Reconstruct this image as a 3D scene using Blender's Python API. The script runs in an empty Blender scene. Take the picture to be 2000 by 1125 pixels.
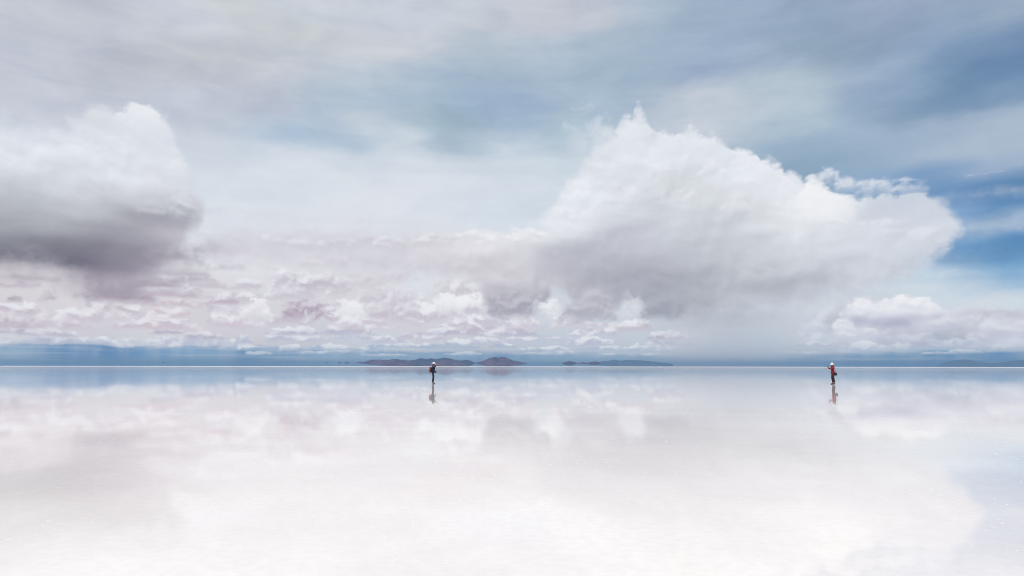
import bpy, bmesh, math, random
from mathutils import Vector, Matrix
R = math.radians
sc = bpy.context.scene
COL = sc.collection

# ------------------------------------------------------------------ camera
EYE = 1.43                       # eye height above the flat
F = 1333.3                       # focal length in photograph pixels (24 mm on a 2000 px frame)
HORIZON = 715.6                  # photograph row of the horizon
TILT = math.atan((HORIZON - 562.5) / F)
cam_d = bpy.data.cameras.new('camera')
cam = bpy.data.objects.new('camera', cam_d)
COL.objects.link(cam)
cam_d.sensor_width = 36.0
cam_d.lens = 24.0
cam_d.clip_start = 0.05
cam_d.clip_end = 400000.0
cam.location = (0, 0, EYE)
cam.rotation_euler = (Matrix.Rotation(R(90) + TILT, 4, 'X') @ Matrix.Rotation(R(0.07), 4, 'Z')).to_euler()
sc.camera = cam

# ------------------------------------------------------------------ exposure
sc.view_settings.view_transform = 'Standard'
sc.view_settings.look = 'None'
sc.view_settings.exposure = 0.0
sc.view_settings.gamma = 1.0
sc.render.film_transparent = False
sc.cycles.use_adaptive_sampling = True
sc.cycles.adaptive_threshold = 0.016
sc.cycles.filter_width = 1.0
sc.cycles.use_denoising = True
sc.cycles.max_bounces = 4
sc.cycles.diffuse_bounces = 2
sc.cycles.volume_bounces = 0

# ------------------------------------------------------------------ sun
SUN_EL, SUN_AZ = R(52), R(205)   # high, behind the viewer; azimuth clockwise from +Y
sun_d = bpy.data.lights.new('sun', 'SUN')
sun_d.energy = 1.4
sun_d.angle = R(14)
sun_d.color = (1.0, 0.93, 0.85)
sun = bpy.data.objects.new('sun', sun_d)
COL.objects.link(sun)
sdir = Vector((math.sin(SUN_AZ) * math.cos(SUN_EL), math.cos(SUN_AZ) * math.cos(SUN_EL), math.sin(SUN_EL)))
sun.rotation_euler = sdir.to_track_quat('Z', 'Y').to_euler()
sun.location = sdir * 50

# ------------------------------------------------------------------ node expression helper
class E:
    """a shader value: arithmetic on it makes Math nodes"""
    nt = None
    def __init__(s, v): s.v = v
    def __add__(a, b): return M('ADD', a, b)
    __radd__ = __add__
    def __sub__(a, b): return M('SUBTRACT', a, b)
    def __rsub__(a, b): return M('SUBTRACT', b, a)
    def __mul__(a, b): return M('MULTIPLY', a, b)
    __rmul__ = __mul__
    def __truediv__(a, b): return M('DIVIDE', a, b)
    def __rtruediv__(a, b): return M('DIVIDE', b, a)
    def __neg__(a): return M('MULTIPLY', a, -1.0)

def plug(v, sock):
    if isinstance(v, E): E.nt.links.new(v.v, sock)
    elif isinstance(v, (tuple, list)):
        v = tuple(v)
        n = len(sock.default_value)
        sock.default_value = (v + (1.0,))[:n] if len(v) < n else v[:n]
    else: sock.default_value = v

def M(op, a, b=None, c=None, clamp=False):
    n = E.nt.nodes.new('ShaderNodeMath'); n.operation = op; n.use_clamp = clamp
    plug(a, n.inputs[0])
    if b is not None: plug(b, n.inputs[1])
    if c is not None: plug(c, n.inputs[2])
    return E(n.outputs[0])

def mn(a, b): return M('MINIMUM', a, b)
def mx(a, b): return M('MAXIMUM', a, b)
def smin(a, b, k): return M('SMOOTH_MIN', a, b, k)
def smax(a, b, k): return M('SMOOTH_MAX', a, b, k)

def ss(x, lo, hi, a=0.0, b=1.0, kind='SMOOTHSTEP'):
    n = E.nt.nodes.new('ShaderNodeMapRange'); n.interpolation_type = kind
    if kind == 'LINEAR': n.clamp = True
    plug(x, n.inputs[0]); plug(lo, n.inputs[1]); plug(hi, n.inputs[2]); plug(a, n.inputs[3]); plug(b, n.inputs[4])
    return E(n.outputs[0])

def xyz(x, y, z=0.0):
    n = E.nt.nodes.new('ShaderNodeCombineXYZ')
    plug(x, n.inputs[0]); plug(y, n.inputs[1]); plug(z, n.inputs[2])
    return E(n.outputs[0])

def rgb(r, g, b):
    n = E.nt.nodes.new('ShaderNodeCombineColor')
    plug(r, n.inputs[0]); plug(g, n.inputs[1]); plug(b, n.inputs[2])
    return E(n.outputs[0])

def bw(v):
    n = E.nt.nodes.new('ShaderNodeRGBToBW'); plug(v, n.inputs[0])
    return E(n.outputs[0])

def sepc(v):
    n = E.nt.nodes.new('ShaderNodeSeparateColor'); plug(v, n.inputs[0])
    return E(n.outputs[0]), E(n.outputs[1]), E(n.outputs[2])

def sep(v):
    n = E.nt.nodes.new('ShaderNodeSeparateXYZ'); plug(v, n.inputs[0])
    return E(n.outputs[0]), E(n.outputs[1]), E(n.outputs[2])

def noise(v, scale=1.0, detail=4.0, rough=0.5, lac=2.0, dist=0.0, dims='2D', color=False, kind='FBM'):
    n = E.nt.nodes.new('ShaderNodeTexNoise'); n.noise_dimensions = dims
    n.noise_type = kind
    plug(v, n.inputs['Vector'])
    n.inputs['Scale'].default_value = scale; n.inputs['Detail'].default_value = detail
    n.inputs['Roughness'].default_value = rough; n.inputs['Lacunarity'].default_value = lac
    n.inputs['Distortion'].default_value = dist
    return E(n.outputs['Color' if color else 'Fac'])

def voro(v, scale=1.0, detail=0.0, rough=0.5, smooth=0.6, feature='SMOOTH_F1', dims='2D', rand=1.0):
    n = E.nt.nodes.new('ShaderNodeTexVoronoi'); n.voronoi_dimensions = dims; n.feature = feature
    plug(v, n.inputs['Vector']); n.inputs['Scale'].default_value = scale
    n.inputs['Randomness'].default_value = rand
    if feature == 'SMOOTH_F1': n.inputs['Smoothness'].default_value = smooth
    n.inputs['Detail'].default_value = detail; n.inputs['Roughness'].default_value = rough
    return E(n.outputs['Distance'])

def mix(f, a, b, blend='MIX'):
    n = E.nt.nodes.new('ShaderNodeMix'); n.data_type = 'RGBA'; n.blend_type = blend; n.clamp_factor = True
    plug(f, n.inputs[0]); plug(a, n.inputs[6]); plug(b, n.inputs[7])
    return E(n.outputs[2])

def fcurve(x, pts):
    """1-D curve of x through pts [(x, y)]"""
    pts = sorted(pts)
    x0, x1 = pts[0][0], pts[-1][0]
    y0 = min(p[1] for p in pts); y1 = max(p[1] for p in pts)
    if y1 - y0 < 1e-6: y1 = y0 + 1e-6
    n = E.nt.nodes.new('ShaderNodeFloatCurve')
    c = n.mapping.curves[0]
    n.mapping.use_clip = False
    norm = [((p[0] - x0) / (x1 - x0), (p[1] - y0) / (y1 - y0)) for p in pts]
    while len(c.points) < len(norm): c.points.new(0.5, 0.5)
    for p, q in zip(c.points, norm): p.location = q
    for p in c.points: p.handle_type = 'AUTO_CLAMPED'
    n.mapping.update()
    plug(ss(x, x0, x1, 0.0, 1.0, 'LINEAR'), n.inputs['Value'])
    return E(n.outputs[0]) * (y1 - y0) + y0

def lin(c):
    out = []
    for k in c[:3]:
        k = k / 255.0
        out.append(k / 12.92 if k <= 0.04045 else ((k + 0.055) / 1.055) ** 2.4)
    return tuple(out)

def PX(px, py):
    """photograph pixel -> (azimuth, tan elevation) of that direction in the sky, both times F"""
    v = Vector(((px - 1000) / F, 1.0, (562.5 - py) / F))
    v = Matrix.Rotation(TILT, 3, 'X') @ v
    return math.atan2(v.x, v.y) * F, v.z / math.hypot(v.x, v.y) * F

def light_field(name, samples, rows, ncol=32, x0=-850.0, x1=850.0, soft=12.0):
    """scattered colour samples of the cloud light -> node group: smooth colour over azimuth and elevation"""
    g = bpy.data.node_groups.new(name, 'ShaderNodeTree')
    g.interface.new_socket('azimuth', in_out='INPUT', socket_type='NodeSocketFloat')
    g.interface.new_socket('elevation', in_out='INPUT', socket_type='NodeSocketFloat')
    g.interface.new_socket('light', in_out='OUTPUT', socket_type='NodeSocketColor')
    gi = g.nodes.new('NodeGroupInput')
    E.nt = g
    V = E(gi.outputs[1])
    fac = ss(E(gi.outputs[0]), x0, x1, 0.0, 1.0, 'LINEAR')
    pts = [PX(s[0], s[1]) + (lin(s[2:]),) for s in samples]
    prev = None
    for k, rv in enumerate(rows):
        n = g.nodes.new('ShaderNodeValToRGB')
        cr = n.color_ramp; cr.interpolation = 'B_SPLINE'
        for j in range(1, ncol - 1): cr.elements.new(j / (ncol - 1))
        for j in range(ncol):
            gx = x0 + (x1 - x0) * j / (ncol - 1)
            acc = [0, 0, 0]; ws = 0
            for (sx, sv, c) in pts:
                d2 = ((sx - gx) * 0.7) ** 2 + ((sv - rv) * 1.15) ** 2
                w = 1.0 / (d2 + soft * soft) ** 2.6
                ws += w
                for q in range(3): acc[q] += w * c[q]
            cr.elements[j].color = tuple(a / ws for a in acc) + (1.0,)
        plug(fac, n.inputs[0])
        cur = E(n.outputs[0])
        prev = cur if prev is None else mix(ss(V, rows[k - 1], rv), prev, cur)
    go = g.nodes.new('NodeGroupOutput')
    plug(prev, go.inputs[0])
    return g

def grid(g, X, V):
    n = E.nt.nodes.new('ShaderNodeGroup'); n.node_tree = g
    plug(X, n.inputs[0]); plug(V, n.inputs[1])
    return E(n.outputs[0])

def cloudlet_group():
    """one small cumulus as light over the sky behind it: heaped top, level base, billowed edge"""
    g = bpy.data.node_groups.new('cloudlet', 'ShaderNodeTree')
    for nm, ty in (('sky', 'Color'), ('x', 'Float'), ('v', 'Float'), ('edge', 'Float'), ('wob', 'Float'), ('relief', 'Float'), ('cx', 'Float'), ('iw', 'Float'), ('cv', 'Float'), ('ih', 'Float'), ('low', 'Float'), ('soft', 'Float'), ('blur', 'Float'), ('op', 'Float'), ('base', 'Color'), ('top', 'Color')):
        g.interface.new_socket(nm, in_out='INPUT', socket_type='NodeSocket' + ty)
    g.interface.new_socket('sky', in_out='OUTPUT', socket_type='NodeSocketColor')
    gi = g.nodes.new('NodeGroupInput'); E.nt = g
    I = {o.name: E(o) for o in gi.outputs}
    k0 = bw(I['sky']) * 0.01     # keeps the evaluation order: the sky behind first
    a = M('MULTIPLY_ADD', I['x'] + k0, I['iw'], I['cx'])
    t = M('MULTIPLY_ADD', I['v'] + k0, I['ih'], I['cv'])
    tp = mx(t, 0.0)
    d = M('MULTIPLY_ADD', a, a, tp * tp)
    m1 = ss(1.0 - d + I['edge'], 0.0, I['blur'])
    m2 = ss(t + I['wob'], I['low'], I['soft'])
    sh = ss(t + I['relief'], -0.05, 0.85)
    c = mix(sh, I['base'], I['top'])
    go = g.nodes.new('NodeGroupOutput')
    plug(mix(m1 * m2 * I['op'], I['sky'], c), go.inputs[0])
    return g

ROWS = [0, 15, 30, 45, 62, 80, 100, 125, 150, 175, 200, 230, 260, 290, 325, 360, 400, 440, 485, 530, 580, 640, 700]

SKY_S = [  # light of the high veil and the gaps in it: photograph column, row, colour
 (0,10,196,202,215),(100,20,200,203,215),(150,10,196,198,212),(300,40,208,211,224),(400,30,210,214,226),(470,20,205,210,215),
 (600,20,208,213,223),(800,30,208,213,226),(950,20,200,206,220),(1050,30,205,207,218),(1180,20,198,202,215),(1290,40,178,193,212),
 (1350,50,165,183,205),(1450,50,160,178,203),(1600,40,145,165,190),(1700,20,158,172,200),(1770,25,160,175,200),(1900,20,152,172,195),(1990,10,165,180,202),
 (0,100,196,200,213),(150,80,205,208,222),(300,110,195,198,208),(430,100,200,204,210),(600,80,204,208,214),(760,100,208,211,220),
 (900,60,205,210,220),(960,110,185,198,212),(1050,90,185,198,215),(1150,90,178,195,212),(1300,90,165,183,205),(1500,90,160,178,203),
 (1650,90,145,165,188),(1800,70,145,165,195),(1900,90,125,150,185),(1990,110,90,125,170),
 (50,150,200,203,218),(250,130,192,195,207),(450,120,196,199,210),(600,150,205,209,220),(760,140,195,206,220),(850,160,175,193,213),
 (950,140,170,187,207),(1050,130,172,190,208),(1200,150,165,184,205),(1400,125,160,178,205),(1500,145,180,196,212),(1650,130,170,187,208),
 (1800,140,145,168,198),(1900,150,115,145,180),(1990,150,100,132,172),
 (20,190,205,209,222),(350,200,200,205,220),(500,200,190,196,213),(650,200,180,197,215),(760,180,178,196,215),(870,230,160,182,200),
 (950,180,160,182,208),(1000,190,160,180,208),(1100,190,175,193,213),(1400,180,200,207,220),(1550,170,188,203,215),(1700,190,150,172,200),
 (1750,200,125,150,180),(1900,190,120,148,182),(1990,180,140,165,195),
 (450,250,200,206,220),(560,260,180,198,220),(650,260,178,197,217),(700,230,200,208,222),(850,260,170,190,208),(1000,260,165,185,208),
 (1080,270,178,198,213),(1400,240,198,206,220),(1550,250,180,198,215),(1700,250,165,185,208),(1900,260,175,190,210),(1990,250,178,193,212),
 (430,300,215,222,233),(600,300,222,228,238),(800,310,222,228,238),(1000,300,212,221,233),(1100,300,210,220,232),(1560,320,150,175,200),
 (1700,310,155,178,202),(1850,310,178,193,213),(1990,310,172,188,212),
 (430,380,222,228,238),(600,360,226,231,240),(850,360,226,230,240),(1050,360,220,227,238),(1560,335,140,165,190),(1700,345,150,175,205),
 (1830,350,112,150,195),(1950,360,90,135,180),(1990,380,80,130,178),
 (450,430,228,231,240),(700,420,230,233,242),(1000,430,218,226,238),(1900,400,125,160,205),(1900,440,170,190,215),(1990,430,165,185,212),
 (400,470,235,236,242),(700,460,233,234,240),(1900,460,130,168,208),(1920,480,80,140,190),(1990,470,95,145,195),
 (1850,500,110,160,205),(1950,495,85,142,192),(1990,510,95,150,198),
 (1850,525,200,215,230),(1950,520,165,195,222),(1990,535,120,165,210),
 (1800,550,205,218,232),(1900,545,180,202,225),(1990,552,140,180,215),
 (1850,570,225,232,240),(1950,570,235,240,245),(1700,570,215,222,232),
 (0,620,229,219,225),(150,600,232,224,229),(300,600,229,221,227),(450,600,229,223,229),(600,590,229,224,230),(750,570,228,223,228),(900,570,231,228,233),(820,545,230,234,243),(500,520,234,234,239),(400,640,229,221,227),(600,640,222,219,227),(1000,640,218,217,227),(800,630,227,221,227),
 (1300,640,214,217,226),(1500,640,205,209,218),(1600,620,222,224,233),(1900,620,228,229,236),(200,650,228,221,229),(0,660,236,232,237),(300,665,236,233,238),(700,660,226,227,235),(1100,660,216,219,230),(1900,670,200,214,230),
]
CUM_S = [  # light of the cumulus
 (0,470,140,138,146),(0,515,108,104,116),(60,500,100,96,108),(300,510,140,130,142),(280,545,160,146,158),(150,545,150,138,152),(200,575,168,152,165),
 (0,490,112,108,119),(100,505,108,104,116),(160,510,116,108,121),(110,480,128,124,132),(30,480,132,130,138),(220,525,132,122,136),(180,480,136,130,140),(260,500,150,142,152),
 (0,220,222,228,236),(0,300,232,236,243),(150,260,230,234,241),(270,215,240,243,249),(200,215,225,228,232),(320,270,225,229,237),
 (0,370,205,208,214),(60,400,190,192,198),(150,350,232,235,241),(250,330,236,239,244),(340,330,235,238,244),(100,420,200,202,208),
 (200,400,205,206,212),(300,380,215,216,222),(370,380,225,227,233),(380,410,200,200,208),(340,430,165,163,172),(300,420,178,177,185),
 (250,430,170,168,176),(150,460,160,158,165),(50,460,170,169,174),(0,440,175,175,180),(0,500,118,115,128),(60,510,110,106,118),
 (130,520,115,106,120),(200,500,130,120,134),(300,480,170,165,174),(350,470,205,200,208),(200,550,165,152,165),(250,575,180,165,175),
 (100,540,190,180,190),(320,520,175,166,176),(30,545,205,195,203),
 (450,470,222,220,227),(600,480,220,218,225),(750,480,218,216,224),(850,500,225,221,226),(950,460,240,239,242),(950,530,222,217,222),
 (1050,450,240,242,246),(1000,520,220,217,222),(600,520,228,225,231),(450,520,226,222,229),
 (1240,220,232,236,244),(1150,240,205,213,224),(1150,290,218,224,232),(1200,280,232,235,240),(1250,310,235,238,245),(1350,260,233,237,242),
 (1400,280,234,238,245),(1450,320,238,241,247),(1550,360,242,244,248),(1590,390,250,250,251),(1640,400,244,245,247),(1500,370,238,240,244),
 (1350,360,222,226,229),(1200,370,236,239,244),(1120,390,240,243,249),(1060,410,242,245,250),(1100,440,240,241,245),(1250,400,222,225,231),
 (1380,420,214,218,222),(1480,420,225,228,232),(1550,440,236,238,241),(1650,450,226,229,236),(1750,430,214,218,228),(1720,380,205,215,228),
 (1650,330,215,222,230),(1830,450,222,226,234),(1860,440,215,220,230),(1750,500,220,224,232),(1650,520,216,219,226),(1700,560,212,215,222),
 (1550,500,222,225,230),(1450,490,207,210,216),(1300,470,205,207,214),(1200,470,198,199,208),(1100,490,196,195,204),(1150,520,188,187,196),
 (1250,540,184,184,193),(1300,580,170,170,180),(1270,600,168,168,180),(1350,560,185,186,193),(1450,560,192,194,200),(1550,560,192,194,202),
 (1620,580,205,208,216),(1080,560,205,202,208),(1000,600,188,182,192),(1040,600,182,178,190),(1150,600,192,189,198),(960,590,205,201,208),
 (1400,620,198,200,208),(1500,620,205,208,216),(1400,680,203,206,217),(1500,680,203,210,222),(1330,650,215,216,223),
 (1680,600,238,239,243),(1760,590,250,250,252),(1820,600,240,241,246),(1700,625,195,194,212),(1750,630,190,188,208),(1680,650,235,236,240),
 (1720,645,232,233,238),(1780,650,205,204,218),(1850,630,222,220,230),(1900,650,226,226,235),(1950,630,228,226,234),(1990,650,225,226,236),
 (1600,630,215,217,226),(1580,660,222,226,234),(1640,620,225,228,234),(1700,670,208,212,226),(1850,680,200,212,228),
]

# ------------------------------------------------------------------ world: clear sky, veil, cumulus
world = bpy.data.worlds.new('World')
world.use_nodes = True
nt = world.node_tree
nt.nodes.clear()
SKY_R = light_field('veil_light', SKY_S, ROWS)
CUM_R = light_field('cumulus_light', CUM_S, ROWS)
CLOUDLET = cloudlet_group()
E.nt = nt
out = nt.nodes.new('ShaderNodeOutputWorld')
bg = nt.nodes.new('ShaderNodeBackground')
nt.links.new(bg.outputs[0], out.inputs[0])
tc = nt.nodes.new('ShaderNodeTexCoord')
dx, dy, dz = sep(E(tc.outputs['Generated']))
X = M('ARCTAN2', dx, dy) * F                                  # azimuth
V = mn(M('ABSOLUTE', dz) / mx(M('SQRT', dx * dx + dy * dy), 0.02) * F, 4000.0)   # tan(elevation)

def nz(sx, sy, seed, **k):
    return noise(xyz(X / sx + seed * 7.31, V / sy + seed * 3.17), **k)

# slow drift that bends every edge, and a finer one
wc = nz(190.0, 95.0, 1, detail=5.0, rough=0.55, color=True)
w1, w2, w3 = sepc(wc)
# --- veil
Xs = X + (w1 - 0.5) * 130.0
Vs = V + (w2 - 0.5) * 46.0
veil = grid(SKY_R, Xs, Vs)
st = nz(330.0, 26.0, 2, detail=7.0, rough=0.62, dist=0.35)
st_amt = fcurve(V, [(0, 0.02), (90, 0.03), (150, 0.08), (260, 0.10), (360, 0.12), (500, 0.23), (720, 0.22), (1500, 0.12)])
right_blue = ss(X, 560.0, 700.0) * ss(V, 120.0, 150.0) * ss(V, 300.0, 250.0)
st2 = noise(xyz(X / 120.0 + V / 300.0 + 8.0, V / 52.0 - X / 700.0), detail=8.0, rough=0.60, dist=0.3)
st = st * 0.28 + st2 * 0.72
stv = 1.0 + (st - 0.5) * (st_amt + right_blue * 0.3) * 2.2
veil = mix(1.0, veil, rgb(stv, M('POWER', stv, 0.85) * 1.008, M('POWER', stv, 0.6) * 0.985), 'MULTIPLY')

# --- deck of small cumulus receding to the horizon, one row behind the other
puff = noise(xyz(X / 38.0 + 2.1, V / 27.0 + 9.5), detail=6.0, rough=0.54, dist=0.25)
puff2 = noise(xyz((X - 4.0) / 38.0 + 2.1, (V + 8.0) / 27.0 + 9.5), detail=4.0, rough=0.50, dist=0.25)
prel = (puff - puff2) * 1.5
bl = nz(60.0, 50.0, 5, detail=7.0, rough=0.6, dist=0.4)
vcell = voro(xyz(X / 26.0 + (bl - 0.5) * 0.9, V / 22.0 + (w3 - 0.5) * 1.2), detail=2.0, rough=0.55, smooth=0.5)
cedge = (puff - 0.5) * 1.0 + (0.42 - vcell) * 0.55
cwob = (puff - 0.5) * 0.6
crel = prel * 1.3 + (puff - 0.5) * 0.5
Xc = X + (w1 - 0.5) * 26.0 + vcell * 0.5
Vc = V + (w2 - 0.5) * 9.0 + vcell * 0.5
def cloudlets(sky, rows, k=1.0):
    """rows: column, base row, half width, height (photograph pixels), base light, top light, opacity, base softness, edge blur"""
    ed, wo, rl = cedge * k, cwob * k, crel * k
    for (px, py, hw, h, bc, tcol, op, soft, blur) in rows:
        cx, cv = PX(px, py)
        n = nt.nodes.new('ShaderNodeGroup'); n.node_tree = CLOUDLET
        sc_ = math.cos(math.atan2(px - 1000, F))
        for kk, v in (('sky', sky), ('x', Xc), ('v', Vc), ('edge', ed), ('wob', wo), ('relief', rl), ('cx', -cx / (hw * sc_ * sc_)), ('iw', 1.0 / (hw * sc_ * sc_)), ('cv', -cv / (h * sc_)), ('ih', 1.0 / (h * sc_)), ('low', -soft), ('soft', soft), ('blur', blur), ('op', op), ('base', lin(bc) + (1,)), ('top', lin(tcol) + (1,))):
            plug(v, n.inputs[kk])
        sky = E(n.outputs[0])
    return sky
# --- blue rain-filled air under the cloud base at the horizon
vtop = fcurve(X, [PX(a, b) for a, b in [(-200,672),(0,672),(250,673),(420,676),(560,680),(700,684),(900,688),(1100,690),(1300,694),(1450,697),(1600,692),(1750,686),(1850,684),(2050,682)]])
cloudbase = ss(V + (puff - 0.5) * 10.0 + (w2 - 0.5) * 12.0 - vtop, 5.0, -7.0)
blue_low = [(0,170,198,222),(50,185,206,226),(85,118,160,202),(130,76,132,186),(200,72,128,184),(250,90,144,196),(300,124,170,210),(370,140,182,214),(430,160,192,218),(460,92,146,192),(520,88,142,188),(580,150,186,212),(640,176,200,221),(700,164,194,217),(850,168,198,221),(940,150,186,214),(970,116,162,200),(1080,172,202,221),(1250,178,202,219),(1340,196,206,219),(1450,198,206,219),(1560,170,194,217),(1700,146,184,213),(1790,106,156,198),(1900,112,160,200),(2000,114,162,202)]
n = nt.nodes.new('ShaderNodeValToRGB'); cr = n.color_ramp; cr.interpolation = 'B_SPLINE'
bx0, bx1 = PX(0, 700)[0], PX(2000, 700)[0]
while len(cr.elements) < len(blue_low): cr.elements.new(0.5)
for e, s in zip(cr.elements, blue_low):
    e.position = max(0.0, min(1.0, (PX(s[0], 700)[0] - bx0) / (bx1 - bx0))); e.color = lin(s[1:]) + (1,)
plug(ss(X + (w1 - 0.5) * 20.0, bx0, bx1, 0.0, 1.0, 'LINEAR'), n.inputs[0])
lowc = E(n.outputs[0])
bs = noise(xyz(X / 210.0 + 1.7, V / 5.5), detail=6.0, rough=0.62, dist=0.4)
vs_ = noise(xyz(X / 30.0 + 5.0, V / 160.0), detail=3.0, rough=0.5)
band = ss(V / vtop, 0.45, 1.0)                                  # darker blue just under the base
lowc = mix(band * 0.45, lowc, lin((88, 138, 190)))
lowc = mix(ss(vs_, 0.40, 0.70) * 0.42, lowc, lin((196, 210, 226)))
lowc = mix(ss(bs, 0.46, 0.70) * 0.55 * ss(V, 2.0, 12.0), lowc, lin((214, 222, 234)))
veil = mix(cloudbase * 0.96, veil, lowc)

W = (253, 252, 253)
DECK = []
rd = random.Random(7)
def auto(n, y0, y1, w0, w1_, h0, h1, bc, tcol, op=0.9, x0=-40, x1=1330):
    out = []
    for i in range(n):
        px = x0 + (x1 - x0) * (i + rd.random()) / n
        j = rd.uniform(-6, 6)
        out.append((px, rd.uniform(y0, y1), rd.uniform(w0, w1_), rd.uniform(h0, h1), tuple(c + j for c in bc), tcol, op, 0.22, 0.35))
    rd.shuffle(out)
    return sorted(out, key=lambda r: -r[1])
DECK += auto(10, 686, 697, 30, 75, 6, 11, (190,206,226), (244,246,250), 0.85, 480, 1330)
DECK += auto(14, 676, 688, 40, 80, 10, 17, (192,204,224), W, 0.95, 420, 1330)
DECK += auto(7, 671, 675, 45, 80, 12, 18, (214,216,230), W, 0.95, -40, 460)
DECK += auto(14, 664, 676, 45, 90, 14, 22, (206,206,222), W, 0.95)
DECK += auto(11, 650, 664, 50, 105, 15, 25, (206,196,211), (253,250,252))
DECK += auto(11, 630, 650, 34, 72, 22, 36, (214,202,213), W, 0.9)
DECK += auto(9, 606, 628, 38, 80, 28, 44, (212,201,211), (252,250,252), 0.85, -40, 1000)
DECK += auto(8, 575, 602, 45, 95, 30, 48, (211,203,212), (247,245,249), 0.75, 330, 980)
DECK += [(610,653,105,13,(198,198,216),(236,234,241),0.8,0.3,0.5),(850,652,75,12,(200,198,216),(238,236,243),0.8,0.3,0.5),(1010,656,95,14,(200,196,212),(238,235,241),0.8,0.3,0.5),(1160,640,90,16,(222,214,220),(246,242,245),0.8,0.3,0.5)]
DECK += [
 (100,640,120,30,(221,205,214),(248,243,246),0.9,0.25,0.5),(300,644,120,26,(221,203,212),(251,246,248),0.9,0.25,0.5),(460,640,80,28,(223,207,216),(252,249,251),0.9,0.25,0.5),
 (700,638,100,26,(222,209,219),(252,250,252),0.9,0.25,0.5),(930,636,90,26,(215,204,214),(252,250,252),0.9,0.25,0.5),
 (15,640,70,48,(205,185,197),(240,231,235),0.9,0.25,0.5),(190,622,80,34,(223,209,217),(250,246,248),0.85,0.25,0.5),(330,618,70,26,(222,204,212),(250,245,247),0.85,0.25,0.5),
 (505,622,36,52,(244,240,243),W,0.95,0.3,0.4),(425,612,52,28,(210,204,216),(240,238,243),0.85,0.25,0.5),(690,618,45,44,(247,245,248),W,0.9,0.3,0.5),
 (780,624,78,52,(211,199,209),(240,236,240),0.9,0.2,0.5),(870,604,60,40,(246,245,248),W,0.95,0.3,0.4),(930,600,40,34,(250,249,251),W,0.95,0.4,0.4),(850,626,40,34,(213,201,212),(250,249,251),0.85,0.25,0.45),
 (590,622,66,50,(188,167,182),(226,218,224),0.95,0.16,0.4),
 (27,592,27,22,(173,161,172),(214,208,213),0.85,0.25,0.6),(98,588,30,26,(187,167,180),(222,212,217),0.85,0.25,0.6),(22,560,75,28,(187,171,184),(220,212,218),0.8,0.3,0.6),
 (420,594,100,17,(202,181,193),(234,226,231),0.85,0.25,0.6),(330,598,110,18,(209,190,200),(238,231,235),0.8,0.3,0.6),
 (600,562,88,50,(203,194,204),(243,242,245),0.9,0.25,0.5),(545,545,40,30,(225,221,229),(249,249,251),0.8,0.4,0.5),(440,526,62,22,(205,196,206),(236,234,239),0.8,0.3,0.6),(370,556,70,30,(187,175,188),(224,218,224),0.8,0.3,0.6),(480,566,70,26,(211,200,210),(244,242,246),0.8,0.3,0.6),
 (700,560,110,44,(215,206,215),(234,231,236),0.7,0.4,0.8),(760,590,70,40,(215,205,215),(237,234,239),0.8,0.3,0.6),
 (800,498,150,34,(206,199,209),(233,231,236),0.7,0.35,0.8),(520,490,130,30,(206,201,211),(231,230,235),0.7,0.35,0.8),
]
deck = cloudlets(veil, DECK, 1.15)

# --- big cumulus: outline curves over azimuth, broken by billows
cum = grid(CUM_R, X + (w1 - 0.5) * 60.0, V + (w2 - 0.5) * 34.0)
g0 = noise(xyz(X / 105.0 + 4.4, V / 80.0 + 1.9), detail=4.0, rough=0.50, dist=0.3)
g1 = noise(xyz((X - 9.0) / 105.0 + 4.4, (V + 16.0) / 80.0 + 1.9), detail=4.0, rough=0.50, dist=0.3)
relief = g0 - g1                                              # lit tops, shaded undersides of the billows
edge = (bl - 0.5) * 34.0 + (0.42 - vcell) * 24.0

def outline(pts): return [PX(a, b) for a, b in pts]
Xe = X + (bl - 0.5) * 26.0 + (w2 - 0.5) * 30.0
def curve(pts): return fcurve(Xe, outline(pts))

LT = [(-200,215),(0,205),(30,212),(60,225),(120,228),(160,212),(190,204),(240,204),(285,206),(310,216),(328,236),(345,275),(362,315),(380,350),(396,380),(404,402),(407,410)]
LB = [(-200,545),(0,548),(60,546),(100,558),(150,578),(190,594),(235,598),(275,584),(310,556),(340,522),(366,482),(390,446),(402,422),(407,412)]
RT = [(330,520),(380,470),(450,452),(550,448),(700,452),(800,454),(900,446),(950,440),(1020,446),(1050,440),(1080,405),(1110,355),(1140,310),(1175,275),(1215,250),(1245,236),(1270,250),(1330,262),(1380,266),(1420,284),(1470,300),(1520,326),(1560,352),(1600,360),(1640,374),(1700,380),(1740,376),(1790,372),(1830,384),(1860,404),(1878,425),(1888,448),(1890,452)]
RB = [(330,522),(400,520),(550,530),(700,535),(850,545),(930,565),(950,605),(1000,618),(1055,618),(1072,600),(1095,572),(1115,600),(1160,622),(1200,622),(1225,595),(1245,612),(1300,625),(1400,640),(1480,630),(1560,606),(1620,592),(1700,573),(1750,552),(1800,528),(1840,503),(1870,475),(1890,451)]
BT = [(1540,640),(1580,615),(1620,592),(1660,577),(1700,573),(1760,569),(1800,575),(1830,590),(1850,598),(1900,596),(1950,600),(2050,606)]

dl = mn(curve(LT) - V, V - curve(LB))
dr_t = curve(RT) - V
dr_b = V - curve(RB)
db = curve(BT) - V

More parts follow.
